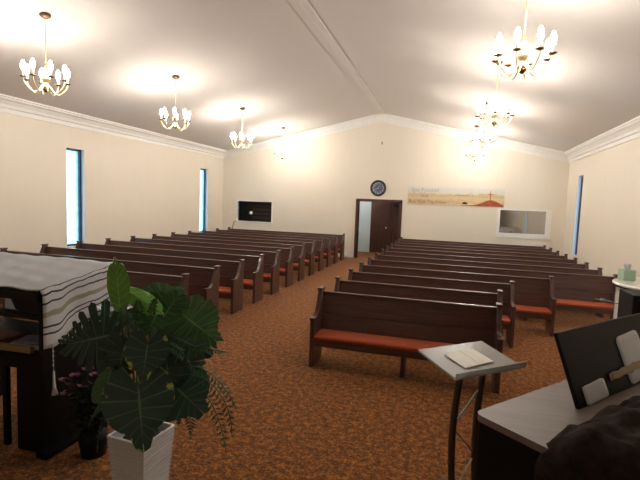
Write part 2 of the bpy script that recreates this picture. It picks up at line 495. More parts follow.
def make_pew(L):
    t = empty('church_pew')
    for k, x in enumerate((0, L - .055)):
        bm = NB(); v = prism(bm, end_panel_pts(), 'x', x, x + .055)
        bmesh.ops.bevel(bm, geom=[e for e in bm.edges if abs(e.verts[0].co.x - e.verts[1].co.x) < 1e-5], offset=.006, segments=1, affect='EDGES')
        o = obj('end_panel', bm, MT['pewend'], t)
        bm = NB(); box(bm, (x - .006, .30, .918), (x + .061, .432, .944), .008); obj('post_cap', bm, MT['pewend'], o)
        bm = NB(); box(bm, (x - .006, -.008, .59), (x + .061, .085, .622), .008); obj('arm_cap', bm, MT['pewend'], o)
    bm = NB()   # raked backrest: two boards and a groove
    def yb(z): return .33 + (z - .40) * .11
    for z0, z1 in ((.30, .60), (.605, .865)):
        prism(bm, [(yb(z0), z0), (yb(z1), z1), (yb(z1) + .03, z1), (yb(z0) + .03, z0)], 'x', .05, L - .05)
    obj('backrest', bm, MT['pew'], t)
    bm = NB(); box(bm, (.05, yb(.87) - .012, .862), (L - .05, yb(.87) + .045, .892), .010); obj('top_rail', bm, MT['pew'], t)
    bm = NB(); box(bm, (.05, .0, .325), (L - .05, .36, .357), .008); box(bm, (.05, .015, .265), (L - .05, .04, .33)); obj('seat', bm, MT['pew'], t)
    bm = NB(); box(bm, (.056, -.012, .357), (L - .056, .335, .412), .024); obj('cushion', bm, MT['cushion'], t, True)
    n = max(1, round(L / 1.5) - 1)
    for i in range(n):
        x = L * (i + 1) / (n + 1) if L > 2.6 else L * .515
        bm = NB(); prism(bm, [(.06, 0), (.05, .265), (.34, .265), (.38, 0)], 'x', x - .025, x + .025); obj('leg', bm, MT['pewend'], t)
    bm = NB(); box(bm, (.1, .385, .60), (L - .1, .395, .70)); box(bm, (.1, .385, .585), (L - .1, .475, .597)); box(bm, (.1, .465, .597), (L - .1, .475, .68))
    obj('hymnal_rack', bm, MT['pew'], t)
    return t

ORD = ['front', 'second', 'third', 'fourth', 'fifth', 'sixth', 'seventh', 'eighth', 'ninth', 'tenth', 'eleventh', 'last']
Y0, DY = 5.594 - .36, .923
ends = [.65, .75, 1.02, 1.75]
protoR = protoL = None
for i in range(12):
    y = Y0 + i * DY
    if i < 4: o = make_pew(ends[i] + 1.583)
    else:
        o = make_pew(3.0 + 1.583) if protoR is None else copy_tree(protoR)
        protoR = protoR or o
    o.location = (-1.583, y, 0)
    what = ['shortest dark wooden pew with full rust cushion showing, very front row right of the aisle',
            'short dark wooden pew directly behind the front pew right of the aisle',
            'short dark wooden pew, third row from the front right of the aisle',
            'mid-length dark wooden pew with rust cushion, fourth row right of the aisle',
            'dark wooden pew reaching behind the white round table, fifth row right of aisle'][i] if i < 5 else \
        ('long dark wooden pew in the %s row from the front, right of the aisle' % ORD[i] if i < 11 else 'long dark wooden pew in the last row, right of the aisle, against the back wall')
    tag(o, what, 'pew', 'pews right of the aisle')
    if protoL is None: protoL = o2 = make_pew(4.64)
    else: o2 = copy_tree(protoL)
    o2.location = (-8.245, y + .077, 0)
    tag(o2, ('long dark wooden pew, %s row from the front, left of the aisle' % ORD[i]) if 0 < i < 11 else
        ('long dark wooden pew in the front row left of the aisle, behind the potted plant' if i == 0 else 'long dark wooden pew in the last row left of the aisle, below the dark window'),
        'pew', 'pews left of the aisle')


# ------------------------------------------------------------------ chandeliers
def make_chandelier(drop=1.02):
    """origin at the ceiling; hangs down"""
    t = empty('chandelier')
    B = -drop - .05
    bm = NB(); lathe(bm, [(0, .02), (.075, .02), (.078, -.012), (.06, -.03), (.02, -.05), (0, -.05)], 20); obj('canopy', bm, MT['darkbrass'], t, True)
    bm = NB(); tube(bm, [(0, 0, -.05), (0, 0, B + .30)], .0065, 6)
    k = 0; z = -.08
    while z > B + .34:
        lathe(bm, [(.0, .014), (.011, 0), (0, -.014)], 6, (0, 0, z)); z -= .045
    obj('chain', bm, MT['brass'], t)
    bm = NB(); lathe(bm, [(0, .33), (.014, .33), (.02, .29), (.036, .26), (.02, .22), (.02, .19), (.05, .165), (.064, .125), (.05, .085), (.022, .06), (.03, .04), (.055, .02), (.062, 0), (.045, -.02), (0, -.022)], 20, (0, 0, B + .05)); obj('body', bm, MT['brass'], t, True)
    bm = NB(); lathe(bm, [(0, 0), (.042, 0), (.046, -.015), (.028, -.035), (.014, -.05), (0, -.055)], 16, (0, 0, B + .03)); obj('finial', bm, MT['darkbrass'], t, True)
    for a in range(8):
        th = (a + .3) * math.pi / 4; c, s = math.cos(th), math.sin(th)
        P = lambda r, z: Vector((c * r, s * r, B + z))
        bm = NB(); path = bez(P(.045, .08), P(.10, -.02), P(.15, -.07), P(.21, .0), 8) + bez(P(.21, .0), P(.26, .05), P(.285, .08), P(.285, .14), 6)[1:]
        tube(bm, path, .0075, 6)
        arm = obj('arm', bm, MT['brass'], t, True)
        bm = NB(); lathe(bm, [(0, 0), (.012, 0), (.042, .014), (.044, .02), (.015, .018), (0, .018)], 14, P(.285, .135)); obj('drip_dish', bm, MT['darkbrass'], arm, True)
        bm = NB(); lathe(bm, [(0, 0), (.013, 0), (.013, .085), (0, .085)], 10, P(.285, .15)); obj('candle', bm, MT['candle'], arm, True)
        bm = NB(); lathe(bm, [(0, 0), (.016, .004), (.027, .025), (.030, .055), (.025, .095), (.013, .13), (0, .145)], 8, P(.285, .236)); obj('bulb', bm, MT['bulb'], arm, True)
    return t

CH = None
for row, X in (('left', -5.793), ('right', .654)):
    for i in range(4):
        o = make_chandelier() if CH is None else copy_tree(CH)
        CH = CH or o
        o.location = (X, 5.363 + 3.228 * i, zc(X) - .012)
        o.rotation_euler.z = (.0, .3, .12, .5)[i] + (.2 if X > 0 else 0)
        tag(o, 'lit brass candle chandelier, %s in the %s row' % (('nearest and largest', 'second from the camera', 'third from the camera', 'farthest from the camera')[i], row), 'chandelier', 'lit chandeliers')

# ------------------------------------------------------------------ back wall things
t = empty('wall_clock', (-2.59, YB, 2.64)); tag(t, 'round dark clock with silver numerals on the wall above the doorway', 'clock')
def facing(bm, y0):
    for v in bm.verts: v.co = Vector((v.co.x, y0 - v.co.z, v.co.y))
bm = NB(); lathe(bm, [(.23, .0), (.29, .0), (.295, .03), (.27, .05), (.235, .04), (.23, .012), (.23, 0)], 40, cap=False); facing(bm, 0); obj('rim', bm, MT['clockrim'], t, True)
bm = NB(); lathe(bm, [(0, 0), (.235, 0), (.235, .012), (0, .012)], 40); facing(bm, 0); face = obj('clock_face', bm, MT['clockface'], t)
for hr in range(1, 13):
    a = math.radians(90 - 30 * hr); text_mesh('numeral', str(hr), .105, MT['silver'], face, (.185 * math.cos(a), -.015, .185 * math.sin(a)), align='CENTER')
for nm, a, ln in (('hour_hand', 60, .10), ('minute_hand', 200, .15)):
    a = math.radians(a); bm = NB(); tube(bm, [(0, -.02, 0), (ln * math.cos(a), -.02, ln * math.sin(a))], [.009, .003], 6); obj(nm, bm, MT['silver'], t)
bm = NB(); lathe(bm, [(.05, 0), (.06, 0), (.06, .004), (.05, .004), (.05, 0)], 24, cap=False); facing(bm, -.012); obj('inner_ring', bm, MT['clockrim'], face)

BX0, BZ0, BWD, BHT = -1.50, 2.075, 3.27, .65
t = empty('wall_banner', (BX0, YB, BZ0)); tag(t, 'wide banner printed with a golden sky, lettering, red hill and cross on wall', 'banner')
bm = NB(); box(bm, (0, -.012, 0), (BWD, 0, BHT)); obj('sheet', bm, MT['banner'], t)
text_mesh('lettering', 'Stay Focused', .185, MT['inklight'], t, (.12, -.014, .545), sx=.98)
text_mesh('lettering', 'And', .155, MT['ink'], t, (.46, -.014, .335))
text_mesh('lettering', 'Run With The Vision', .175, MT['ink'], t, (.05, -.014, .13), sx=.86)
bm = NB(); tp = [(1.80, .03)]
for i in range(21):
    q = i / 20; x = 1.85 + q * 1.40; tp.append((x, .045 + .21 * math.exp(-((x - 2.82) / .36) ** 2) + .03 * math.sin(q * 9) * q * (1 - q)))
tp.append((3.25, .03)); prism(bm, tp, 'y', -.015, -.011); obj('printed_hill', bm, MT['hill'], t)
bm = NB(); box(bm, (2.80, -.016, .24), (2.826, -.011, .56)); box(bm, (2.72, -.016, .44), (2.905, -.011, .462)); obj('printed_cross', bm, MT['hill'], t)
bm = NB(); box(bm, (1.90, -.017, .085), (2.07, -.011, .145)); box(bm, (1.93, -.017, .145), (2.03, -.011, .165)); obj('printed_rock', bm, MT['blackink'], t)
text_mesh('lettering', 'Habakkuk 2:2', .09, MT['ink'], t, (1.65, -.014, .40), sx=1.2)

bm = NB(); tube(bm, [(-8.33, YB - .035, 1.17), (-8.42, YB - .04, 1.10), (-8.47, YB - .03, .85), (-8.50, YB - .025, .30)], .012, 6)
tag(obj('hanging_cable', bm, MT['blackpl'], smooth=True), 'dark cable hanging down the wall below the left dark window', 'cable')
t = empty('wall_hook', (-2.53, YB, 4.28)); tag(t, 'tiny dark hook high on the wall above the clock', 'hook')
bm = NB(); box(bm, (-.02, -.012, -.05), (.02, 0, .05), .004); obj('plate', bm, MT['darkbrass'], t)
bm = NB(); tube(bm, bez((0, -.01, -.01), (0, -.07, -.01), (0, -.07, -.06), (0, -.05, -.02), 8), .007, 6); obj('peg', bm, MT['darkbrass'], t)
# things in the dark booth
t = empty('equipment_rack', (-7.7, 17.9, 0)); tag(t, 'shadowy dark equipment rack behind the left back window', 'rack')
bm = NB(); box(bm, (-.45, -.2, 0), (.45, .25, 1.75), .01); obj('case', bm, MT['black'], t)
for k in range(4):
    bm = NB(); box(bm, (-.40, -.215, 1.05 + k * .17), (.40, -.19, 1.18 + k * .17), .004); obj('panel', bm, MT['darkmetal'], t)

t = empty('spot_globe', (-8.03, 17.4, 0)); tag(t, 'small glowing white globe on a stem, added for the white spot in the booth', 'lamp')  # glowing globe made up to give the booth window its white spot
gm = N('lit_globe').set(.4, color=(.9, .9, .9)); gm.b.inputs['Emission Color'].default_value = (1, .97, .92, 1); gm.b.inputs['Emission Strength'].default_value = .28
bm = NB(); lathe(bm, [(0, 0), (.14, 0), (.14, .02), (.014, .04), (.014, 1.43), (0, 1.43)], 16); obj('stem', bm, MT['black'], t, True)
bm = NB(); bmesh.ops.create_uvsphere(bm, u_segments=16, v_segments=10, radius=.065, matrix=Matrix.Translation((0, 0, 1.49))); obj('globe', bm, gm.m, t, True)

# ------------------------------------------------------------------ black pulpit on the left, shawl
PX, PY = -2.91, 2.60
t = empty('pulpit', (PX, PY, 0)); tag(t, 'black wooden pulpit with open shelf at far left, draped by striped shawl', 'pulpit')
PW, PD = 1.55, .86
def ztop(y): return 1.30 + y * .126
bm = NB(); A = prism(bm, [(0, ztop(0) - .075), (PD, ztop(PD) - .075), (PD, ztop(PD)), (0, ztop(0))], 'x', -PW, 0)
bmesh.ops.bevel(bm, geom=bm.edges[:], offset=.014, segments=2, affect='EDGES'); obj('top', bm, MT['blackwood'], t)
for x in (-PW, -.035):
    bm = NB(); prism(bm, [(.03, 0), (.03, 1.215), (PD - .04, ztop(PD) - .08), (PD - .04, 0)], 'x', x, x + .035); obj('side_panel', bm, MT['black'], t)
bm = NB(); box(bm, (-PW + .04, .10, 1.05), (-.04, .19, 1.085)); obj('shelf', bm, MT['blackwood'], t)
bm = NB(); prism(bm, [(-.32, 1.228), (-.04, 1.228), (-.04, 1.12), (-.27, 1.14)], 'y', .04, .10); obj('bracket', bm, MT['blackwood'], t)
bm = NB(); box(bm, (-PW + .04, .05, .745), (-.04, PD - .06, .775)); obj('shelf', bm, MT['blackwood'], t)
bm = NB(); box(bm, (-PW + .04, .03, .68), (-.04, .055, .78)); obj('shelf_edge', bm, MT['black'], t)
bm = NB(); box(bm, (-.30, .06, 0), (-.04, PD - .08, .68), .006); obj('pedestal', bm, MT['black'], t)
bm = NB(); box(bm, (-.45, .06, 0), (-.405, .10, .68), .006); obj('post', bm, MT['black'], t)
bm = NB(); box(bm, (-PW + .036, .06, 0), (-PW + .25, PD - .08, .68), .006); obj('pedestal', bm, MT['black'], t)
bm = NB(); box(bm, (-.05, .0, 0), (.06, PD, .05), .008); obj('foot', bm, MT['black'], t)

for i, (x, y, wd, dp, m, rz, lb) in enumerate([
        (-.33, .27, .30, .22, 'book1', .1, 'blue-grey book lying on the pulpit shelf nearest the side panel'),
        (-.74, .27, .34, .24, 'book2', -.12, 'dull red book lying on the pulpit shelf beside the blue-grey one'),
        (-1.12, .27, .28, .22, 'book1', .05, 'blue-grey book on the pulpit shelf beyond the red one')]):
    b = empty('hymn_book', (PX + x, PY + y, .776), rz); tag(b, lb, 'book', 'books on the pulpit shelf')
    bm = NB(); box(bm, (-wd / 2, -dp / 2, 0), (wd / 2, dp / 2, .05), .005); obj('cover', bm, MT[m], b)
    bm = NB(); box(bm, (-wd / 2 + .006, -dp / 2 - .002, .008), (wd / 2 - .006, dp / 2 - .012, .042)); obj('page_block', bm, MT['paper'], b)
bm = NB(); box(bm, (-.16, -.10, 0), (.16, .10, .008), .002)
o = obj('booklet', bm, MT['book3']); o.location = (PX - .30, PY + .27, .827); o.rotation_euler.z = .3; tag(o, 'lilac booklet lying on top of the blue-grey book on pulpit shelf', 'booklet')
bm = NB(); box(bm, (-.26, -.02, 0), (.22, .02, .05), .003)
o = obj('folder', bm, MT['board']); o.location = (PX - .42, PY + .105, .776); o.rotation_euler.z = .06; tag(o, 'yellow tan folder along the front edge of pulpit shelf', 'folder')

# shawl: lies on the sloping top, hangs over the right side and the far side
def shawl():
    bm = NB(); uvl = bm.loops.layers.uv.new('UVMap')
    nu, nv = 44, 26; L0, LH = 1.46, .46
    gy0, gy1 = .015, PD + .025
    G = []
    for i in range(nu + 1):
        row = []
        d = (i / nu) * (L0 + LH)
        for j in range(nv + 1):
            q = j / nv; y = gy0 + q * (gy1 - gy0)
            zt = ztop(min(y, PD)) + .008 + .004 * math.sin(d * 23 + y * 9) + .003 * math.sin(y * 31 + d * 7)
            if d < L0 - .02: p = Vector((-1.44 + d, y, zt))
            else:
                k = d - (L0 - .02); hang = LH * (1 - .30 * q + .06 * math.sin(q * 11))
                kk = k / (LH + .02) * hang
                bulge = .022 + .014 * math.sin(y * 16) * min(1, k * 5)
                p = Vector((.0 + min(bulge, k * 1.2), y, zt - max(0, kk - .015)))
            row.append((bm.verts.new(p), d / (L0 + LH), q))
        G.append(row)
    for i in range(nu):
        for j in range(nv):
            f = bm.faces.new([G[i][j][0], G[i + 1][j][0], G[i + 1][j + 1][0], G[i][j + 1][0]])
            for lp, c in zip(f.loops, (G[i][j], G[i + 1][j], G[i + 1][j + 1], G[i][j + 1])): lp[uvl].uv = (c[1], c[2])
    # far side hang
    last = [G[i][nv] for i in range(int(nu * L0 / (L0 + LH)) + 1)]
    prev = last
    for k in range(1, 11):
        cur = []
        for i, c in enumerate(last):
            p = c[0].co + Vector((0, .012 + .012 * math.sin(i * .9), -.065 * k)); cur.append((bm.verts.new(p), c[1], 1 + .07 * k))
        for i in range(len(last) - 1):
            f = bm.faces.new([prev[i][0], prev[i + 1][0], cur[i + 1][0], cur[i][0]])
            for lp, cc in zip(f.loops, (prev[i], prev[i + 1], cur[i + 1], cur[i])): lp[uvl].uv = (cc[1], cc[2])
        prev = cur
    return bm
t = empty('prayer_shawl', (PX, PY, 0)); tag(t, 'white shawl with black stripes and knotted tassel draped over the black pulpit', 'shawl')
o = obj('cloth', shawl(), MT['shawl'], t, True); md = o.modifiers.new('thickness', 'SOLIDIFY'); md.thickness = .005; md.offset = 1
bm = NB(); z0 = .90
tube(bm, [(.045, .08, z0), (.05, .08, z0 - .22)], .003, 5)
for k in range(5): lathe(bm, [(0, .008), (.008, 0), (0, -.008)], 8, (.048, .08, z0 - .03 - k * .036))
tas = obj('knotted_cord', bm, MT['bead'], t, True)
bm = NB(); tube(bm, [(.05, .08, z0 - .22), (.052, .08, z0 - .30), (.05, .085, z0 - .36), (.055, .085, z0 - .41)], [.007, .009, .013, .024], 8); obj('tassel', bm, MT['bead'], tas, True)
bm = NB()
for k in range(9):
    y = .16 + k * .035; tube(bm, [(.04, y, .93 + k * .008), (.045, y + .004, .87 + k * .006)], .0035, 4)
obj('fringe', bm, MT['bead'], t)


# ------------------------------------------------------------------ foliage
def blade(base, tip, width, up, m, parent, name='leaf', gap=0.0, nl=9, droop=.12, cup=.12, back=True):
    base, tip = Vector(base), Vector(tip); ax = tip - base; L = ax.length; ax.normalize()
    up = Vector(up); nz = (up - ax * up.dot(ax)).normalized(); sd = nz.cross(ax)
    bm = NB(); uvl = bm.loops.layers.uv.new('UVMap'); KS = 5
    def half(t):
        """vein angle, reach and root position along the midrib"""
        ph = math.radians((150 - 128 * t ** .75) if back else (75 - 60 * t))
        if back: rch = width * (.30 + .32 * math.sin(math.pi * min(1, t * 1.25 + .12))) * (1 - .25 * t)
        else: rch = width * .5 * (math.sin(math.pi * (t * .86 + .12)) ** .8) / max(.5, math.sin(ph) + .25)
        return ph, rch, L * .80 * t
    def P(t, s, sg):
        ph, r, x0 = half(t)
        if t > .999: ph, r = math.radians(2), L * .20
        x = x0 + s * r * math.cos(ph); y = s * r * math.sin(ph)
        if s * r > 0 and x > L: x = L
        q = x / L
        z = -droop * L * q * q - cup * abs(y) * (1 if abs(y) < 1 else 1) - .05 * abs(y) * math.sin(t * 30)
        return base + ax * x + sd * (sg * y) + nz * z
    for sg in (-1, 1):
        for li in range(nl):
            rows = []
            for e2 in ((li) / nl, (li + .5) / nl, (li + 1) / nl):
                row = []
                for s in range(KS + 1):
                    ss = s / KS; mid = (li + .5) / nl
                    t = mid + (e2 - mid) * (1 - gap * max(0, (ss - .25) / .75) * (1 if li < nl - 1 else .4))
                    row.append((bm.verts.new(P(t, ss * (1.0 if e2 == (li + .5) / nl else 1 - .10 * (gap > 0)), sg)), t, ss))
                rows.append(row)
            for a, b in zip(rows, rows[1:]):
                for s in range(KS):
                    q = [a[s], a[s + 1], b[s + 1], b[s]]
                    f = bm.faces.new([c[0] for c in (q if sg > 0 else q[::-1])])
                    for lp, c in zip(f.loops, (q if sg > 0 else q[::-1])): lp[uvl].uv = (c[1], c[2])
    bmesh.ops.remove_doubles(bm, verts=bm.verts[:], dist=1e-5)
    o = obj(name, bm, m, parent, True)
    return o


def frond(pts, ln, m, parent, name='fern_frond', n=17):
    pts = bez(*pts, n=n); bm = NB(); tube(bm, pts, [.003] * (n + 1), 4)
    for i in range(1, n + 1):
        d = (pts[i] - pts[i - 1]).normalized(); s = d.cross(Vector((random.uniform(-.2, .2), random.uniform(-.5, -.2), 1))).normalized()
        l = ln * math.sin(math.pi * (.12 + .86 * i / n)) ** .7
        for sg in (-1, 1):
            for off in (0,):
                b0 = pts[i] - d * off * (pts[i] - pts[i - 1]).length
                e1 = b0 + s * sg * l + d * l * .22 + Vector((0, 0, -.25 * l)); mid = b0 + (e1 - b0) * .45
                wv = d * .0075
                bm.faces.new([bm.verts.new(b0 - wv * .4), bm.verts.new(mid - wv), bm.verts.new(e1), bm.verts.new(mid + wv)])
    return obj(name, bm, m, parent)


PC = Vector((-1.725, 2.245, 0))
t = empty('potted_plant', PC); tag(t, 'artificial monstera and fern arrangement in a white ribbed square planter', 'plant')
def rel(p): return Vector(p) - PC
ang = math.atan2(-.82, .57) + .10
bm = NB()
HP = .63; NR = 26
def sq(r, z): return [bm.verts.new((r * math.cos(ang + k * math.pi / 2), r * math.sin(ang + k * math.pi / 2), z)) for k in range(4)]
prev = sq(.125, 0); bm.faces.new(prev[::-1])
for i in range(NR):
    z0 = HP * i / NR; z1 = HP * (i + 1) / NR; r0 = .125 + .068 * i / NR
    for rr, zz in ((r0 + .004, z0 + .004), (r0 + .004, z1 - .006), (r0 - .002, z1 - .003)):
        cur = sq(rr, zz)
        for k in range(4): bm.faces.new((prev[k], prev[(k + 1) % 4], cur[(k + 1) % 4], cur[k]))
        prev = cur
for rr, zz in ((.196, HP), (.175, HP), (.17, HP - .05)):
    cur = sq(rr, zz)
    for k in range(4): bm.faces.new((prev[k], prev[(k + 1) % 4], cur[(k + 1) % 4], cur[k]))
    prev = cur
bm.faces.new(prev); obj('planter', bm, MT['pot'], t)
bm = NB(); lathe(bm, [(0, .03), (.06, .028), (.112, 0), (.112, -.02), (0, -.02)], 16, (0, 0, HP - .045)); obj('moss', bm, MT['soil'], t)

view = lambda p: (Vector((0, 0, CAMH)) - p).normalized()
def px_leaf(b, tp, db, dt, wd, m, up=(0, 0, .6), gap=0, nl=9, droop=.12, cup=.12, back=True, stem=True):
    B, T = at(*b, db), at(*tp, dt)
    u = view(B) + Vector(up)
    o = blade(rel(B), rel(T), wd, u, MT[m], t, gap=gap, nl=nl, droop=droop, cup=cup, back=back)
    if stem:
        S = Vector((random.uniform(-.05, .05), random.uniform(-.05, .05), HP - .04)); E = rel(B)
        bm = NB(); tube(bm, bez(S, S + Vector((0, 0, .15)), E + Vector((0, 0, -.1)) * .5 + (S - E) * .2, E, 8), [.006] * 9, 6); obj('stem', bm, MT['stem'], o, True)
    return o
px_leaf((120, 312), (116, 256), 2.62, 2.62, .17, 'lf_light', (-.3, 0, 0), back=False, droop=-.10, cup=.25, nl=7)
px_leaf((124, 288), (163, 310), 2.66, 2.58, .17, 'lf_light', (0, 0, .7), back=False, droop=.15, cup=.25, nl=7)
px_leaf((116, 334), (58, 346), 2.66, 2.52, .42, 'lf_dark', (0, 0, .25), gap=.40, nl=9, droop=.10)
px_leaf((138, 318), (92, 304), 2.9, 3.0, .34, 'lf_dark', (0, 0, 1.2), gap=.40, nl=9)
px_leaf((148, 342), (142, 384), 2.46, 2.40, .205, 'lf_blue', (0, 0, .1), droop=.04, cup=.06)
px_leaf((138, 386), (144, 453), 2.45, 2.36, .33, 'lf_blue', (0, 0, .15), droop=.08, cup=.12, nl=10)
px_leaf((172, 384), (204, 412), 2.60, 2.50, .34, 'lf_dark', (.3, 0, .4), droop=.10)
px_leaf((160, 322), (180, 292), 2.70, 2.78, .34, 'lf_mid', (0, 0, .35), gap=.10, nl=9, droop=.02)
px_leaf((160, 306), (146, 338), 2.74, 2.60, .28, 'lf_mid', (0, 0, .3), gap=.12, nl=9)
px_leaf((182, 314), (220, 342), 2.74, 2.64, .34, 'lf_mid', (.1, 0, .4), gap=.06, nl=8)
px_leaf((172, 336), (212, 352), 2.66, 2.58, .26, 'lf_dark', (.2, 0, .6), droop=.15)
px_leaf((112, 368), (99, 406), 2.55, 2.50, .17, 'lf_mid', (0, 0, .1), back=False, nl=7, droop=.05)
px_leaf((150, 300), (184, 286), 2.85, 2.95, .24, 'lf_mid', (0, 0, 1.0), nl=8)
px_leaf((165, 355), (172, 395), 2.58, 2.52, .24, 'lf_dark', (0, 0, .2), gap=.1)
px_leaf((124, 345), (116, 388), 2.62, 2.56, .24, 'lf_dark', (0, 0, .2), gap=.3)
px_leaf((182, 352), (196, 385), 2.72, 2.65, .24, 'lf_dark', (.2, 0, .2), gap=.1)
for a, b, c, d, l in [((178, 368), (205, 362), (222, 378), (236, 408), .045), ((185, 385), (206, 385), (220, 410), (226, 452), .05), ((182, 390), (188, 400), (192, 420), (190, 438), .045),
                      ((180, 375), (212, 372), (232, 400), (232, 436), .045), ((175, 345), (195, 345), (212, 350), (226, 352), .04),
                      ((135, 335), (132, 325), (126, 312), (120, 308), .045), ((140, 335), (140, 322), (140, 310), (137, 300), .045), ((155, 345), (170, 340), (185, 350), (192, 372), .045),
                      ((128, 400), (110, 400), (98, 420), (97, 452), .04), ((150, 335), (150, 315), (152, 305), (156, 298), .045), ((118, 395), (105, 400), (92, 410), (88, 428), .04), ((165, 385), (178, 395), (180, 410), (178, 425), .04)]:
    dd = 2.62 if a[0] < 160 else 2.66
    P4 = [rel(at(*a, dd)), rel(at(*b, dd - .04)), rel(at(*c, dd - .05)), rel(at(*d, dd - .03))]
    f = frond(P4, l, MT['fern'], t)
    S = Vector((random.uniform(-.05, .05), random.uniform(-.05, .05), HP - .04))
    bm = NB(); tube(bm, bez(S, S + Vector((0, 0, .12)), P4[0] + (S - P4[0]) * .3, P4[0], 6), .003, 4); obj('stem', bm, MT['stem'], f)


def flowers(name, loc, h, n, nf, spread, lab, cols):
    t = empty(name, loc); tag(t, lab, 'flowers', None)
    bm = NB(); lathe(bm, [(0, 0), (.09, 0), (.11, .12), (.085, .22), (.075, .22), (.07, .2), (0, .2)], 18); obj('vase', bm, MT['black'], t, True)
    bm = NB()
    for i in range(n):
        a = random.uniform(0, 6.28); r = spread * random.random() ** .6; hh = h * random.uniform(.45, 1)
        e = Vector((r * math.cos(a), r * math.sin(a), hh)); path = bez((0, 0, .18), (0, 0, hh * .6), e * .8, e, 8); tube(bm, path, .003, 4)
        for k in range(3, 9):
            for q in range(3):
                d = Vector((random.uniform(-1, 1), random.uniform(-1, 1), random.uniform(-.3, .8))).normalized(); p = path[k]; s = d.orthogonal().normalized() * .016; ll = random.uniform(.05, .10)
                bm.faces.new([bm.verts.new(p), bm.verts.new(p + d * ll * .5 + s), bm.verts.new(p + d * ll), bm.verts.new(p + d * ll * .5 - s)])
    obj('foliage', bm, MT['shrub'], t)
    for i in range(nf):
        a = random.uniform(0, 6.28); r = spread * (.3 + .7 * random.random()); hh = h * random.uniform(.55, 1.02)
        c = Vector((r * math.cos(a), r * math.sin(a), hh)); bm = NB()
        for ring, (rr, nn) in enumerate(((.06, 7), (.038, 5))):
            for k in range(nn):
                th = k * 6.283 / nn + ring * .4; d = Vector((math.cos(th), math.sin(th), .35 + ring * .7)).normalized(); s = Vector((-math.sin(th), math.cos(th), 0)) * rr * .45
                bm.faces.new([bm.verts.new(c), bm.verts.new(c + d * rr * .6 + s), bm.verts.new(c + d * rr), bm.verts.new(c + d * rr * .6 - s)])
        o = obj('blossom', bm, MT[cols[i % len(cols)]], t)
        bm = NB(); tube(bm, bez((0, 0, .2), (0, 0, hh * .6), c * .85, c, 6), .003, 4); obj('stem', bm, MT['stem'], o)
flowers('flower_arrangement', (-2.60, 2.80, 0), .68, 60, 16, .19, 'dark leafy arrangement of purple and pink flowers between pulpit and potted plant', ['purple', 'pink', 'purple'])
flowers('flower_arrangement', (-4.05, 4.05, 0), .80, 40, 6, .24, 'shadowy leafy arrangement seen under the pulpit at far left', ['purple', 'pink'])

# ------------------------------------------------------------------ acrylic lectern
c0, c1, c2, c3 = Vector((.09, 2.84, 1.0)), Vector((.53, 3.24, 1.0)), Vector((.19, 3.46, 1.065)), Vector((-.155, 3.11, 1.065))
c2 = c1 + (c3 - c0)
ctr = (c0 + c1 + c2 + c3) / 4
t = empty('lectern', (ctr.x, ctr.y, 0)); tag(t, 'clear acrylic lectern with bowed dark metal legs standing in front of the first pew', 'lectern')
O = Vector((ctr.x, ctr.y, 0)); ex = (c1 - c0).normalized(); ey = (c3 - c0).normalized(); ez = ex.cross(ey).normalized()
lx, ly = (c1 - c0).length, (c3 - c0).length
FR = Matrix((ex, ey, ez)).transposed().to_4x4(); FR.translation = c0 - O
bm = NB(); box(bm, (0, 0, -.014), (lx, ly, 0), .003, FR); obj('reading_plate', bm, MT['acrylic'], t)
bm = NB(); box(bm, (.0, -.012, -.012), (lx + .03, 0, .034), .003, FR); obj('ledge', bm, MT['acrylic'], t)
zg = Vector((0, 0, 1)); exh = Vector((ex.x, ex.y, 0)).normalized(); eyh = Vector((-exh.y, exh.x, 0))
legs = []
for sg in (-1, 1):
    for k, (a0, a1) in enumerate(((-1, 1),)):
        pass
def legpath(sx, n=12):
    out = []
    for i in range(n + 1):
        q = i / n; z = .02 + q * .975
        bow = .045 * math.sin(q * math.pi * 1.0)
        out.append(exh * (sx * (.105 - .0 * q) + bow * -1.0) + eyh * (-.04) + zg * z)
    return out
for sx in (-1, 1):
    bm = NB(); tube(bm, legpath(sx), .024, 10); obj('leg', bm, MT['darkmetal'], t, True)
bm = NB(); A, B = legpath(-1), legpath(1)
tube(bm, [B[10], A[7]], .006, 6); tube(bm, [A[7], B[4]], .006, 6); tube(bm, [B[4], A[1]], .006, 6); obj('brace', bm, MT['steel'], t)
bm = NB(); lathe(bm, [(0, 0), (.24, 0), (.24, .012), (.06, .03), (0, .03)], 28); obj('base', bm, MT['darkmetal'], t, True)
# note sheet on the plate
SF = FR.copy(); SF.translation = c0 + ex * .0
t = empty('open_booklet', c0 + ex * .15 + ey * .07 + ez * .002); tag(t, 'small open cream booklet lying on the clear lectern plate', 'booklet')
R3 = Matrix((ex, ey, ez)).transposed().to_4x4() @ Matrix.Rotation(.06, 4, 'Z')
for k in (0, 1):
    bm = NB(); prism(bm, [(.0 + k * .14, .0), (.135 + k * .14, .0), (.135 + k * .14, .006 if k else .010), (.07 + k * .14, .010), (k * .14, .010 if k else .006)], 'y', 0, .19)
    for v in bm.verts: v.co = R3 @ v.co
    obj('page_block', bm, MT['cream'], t)

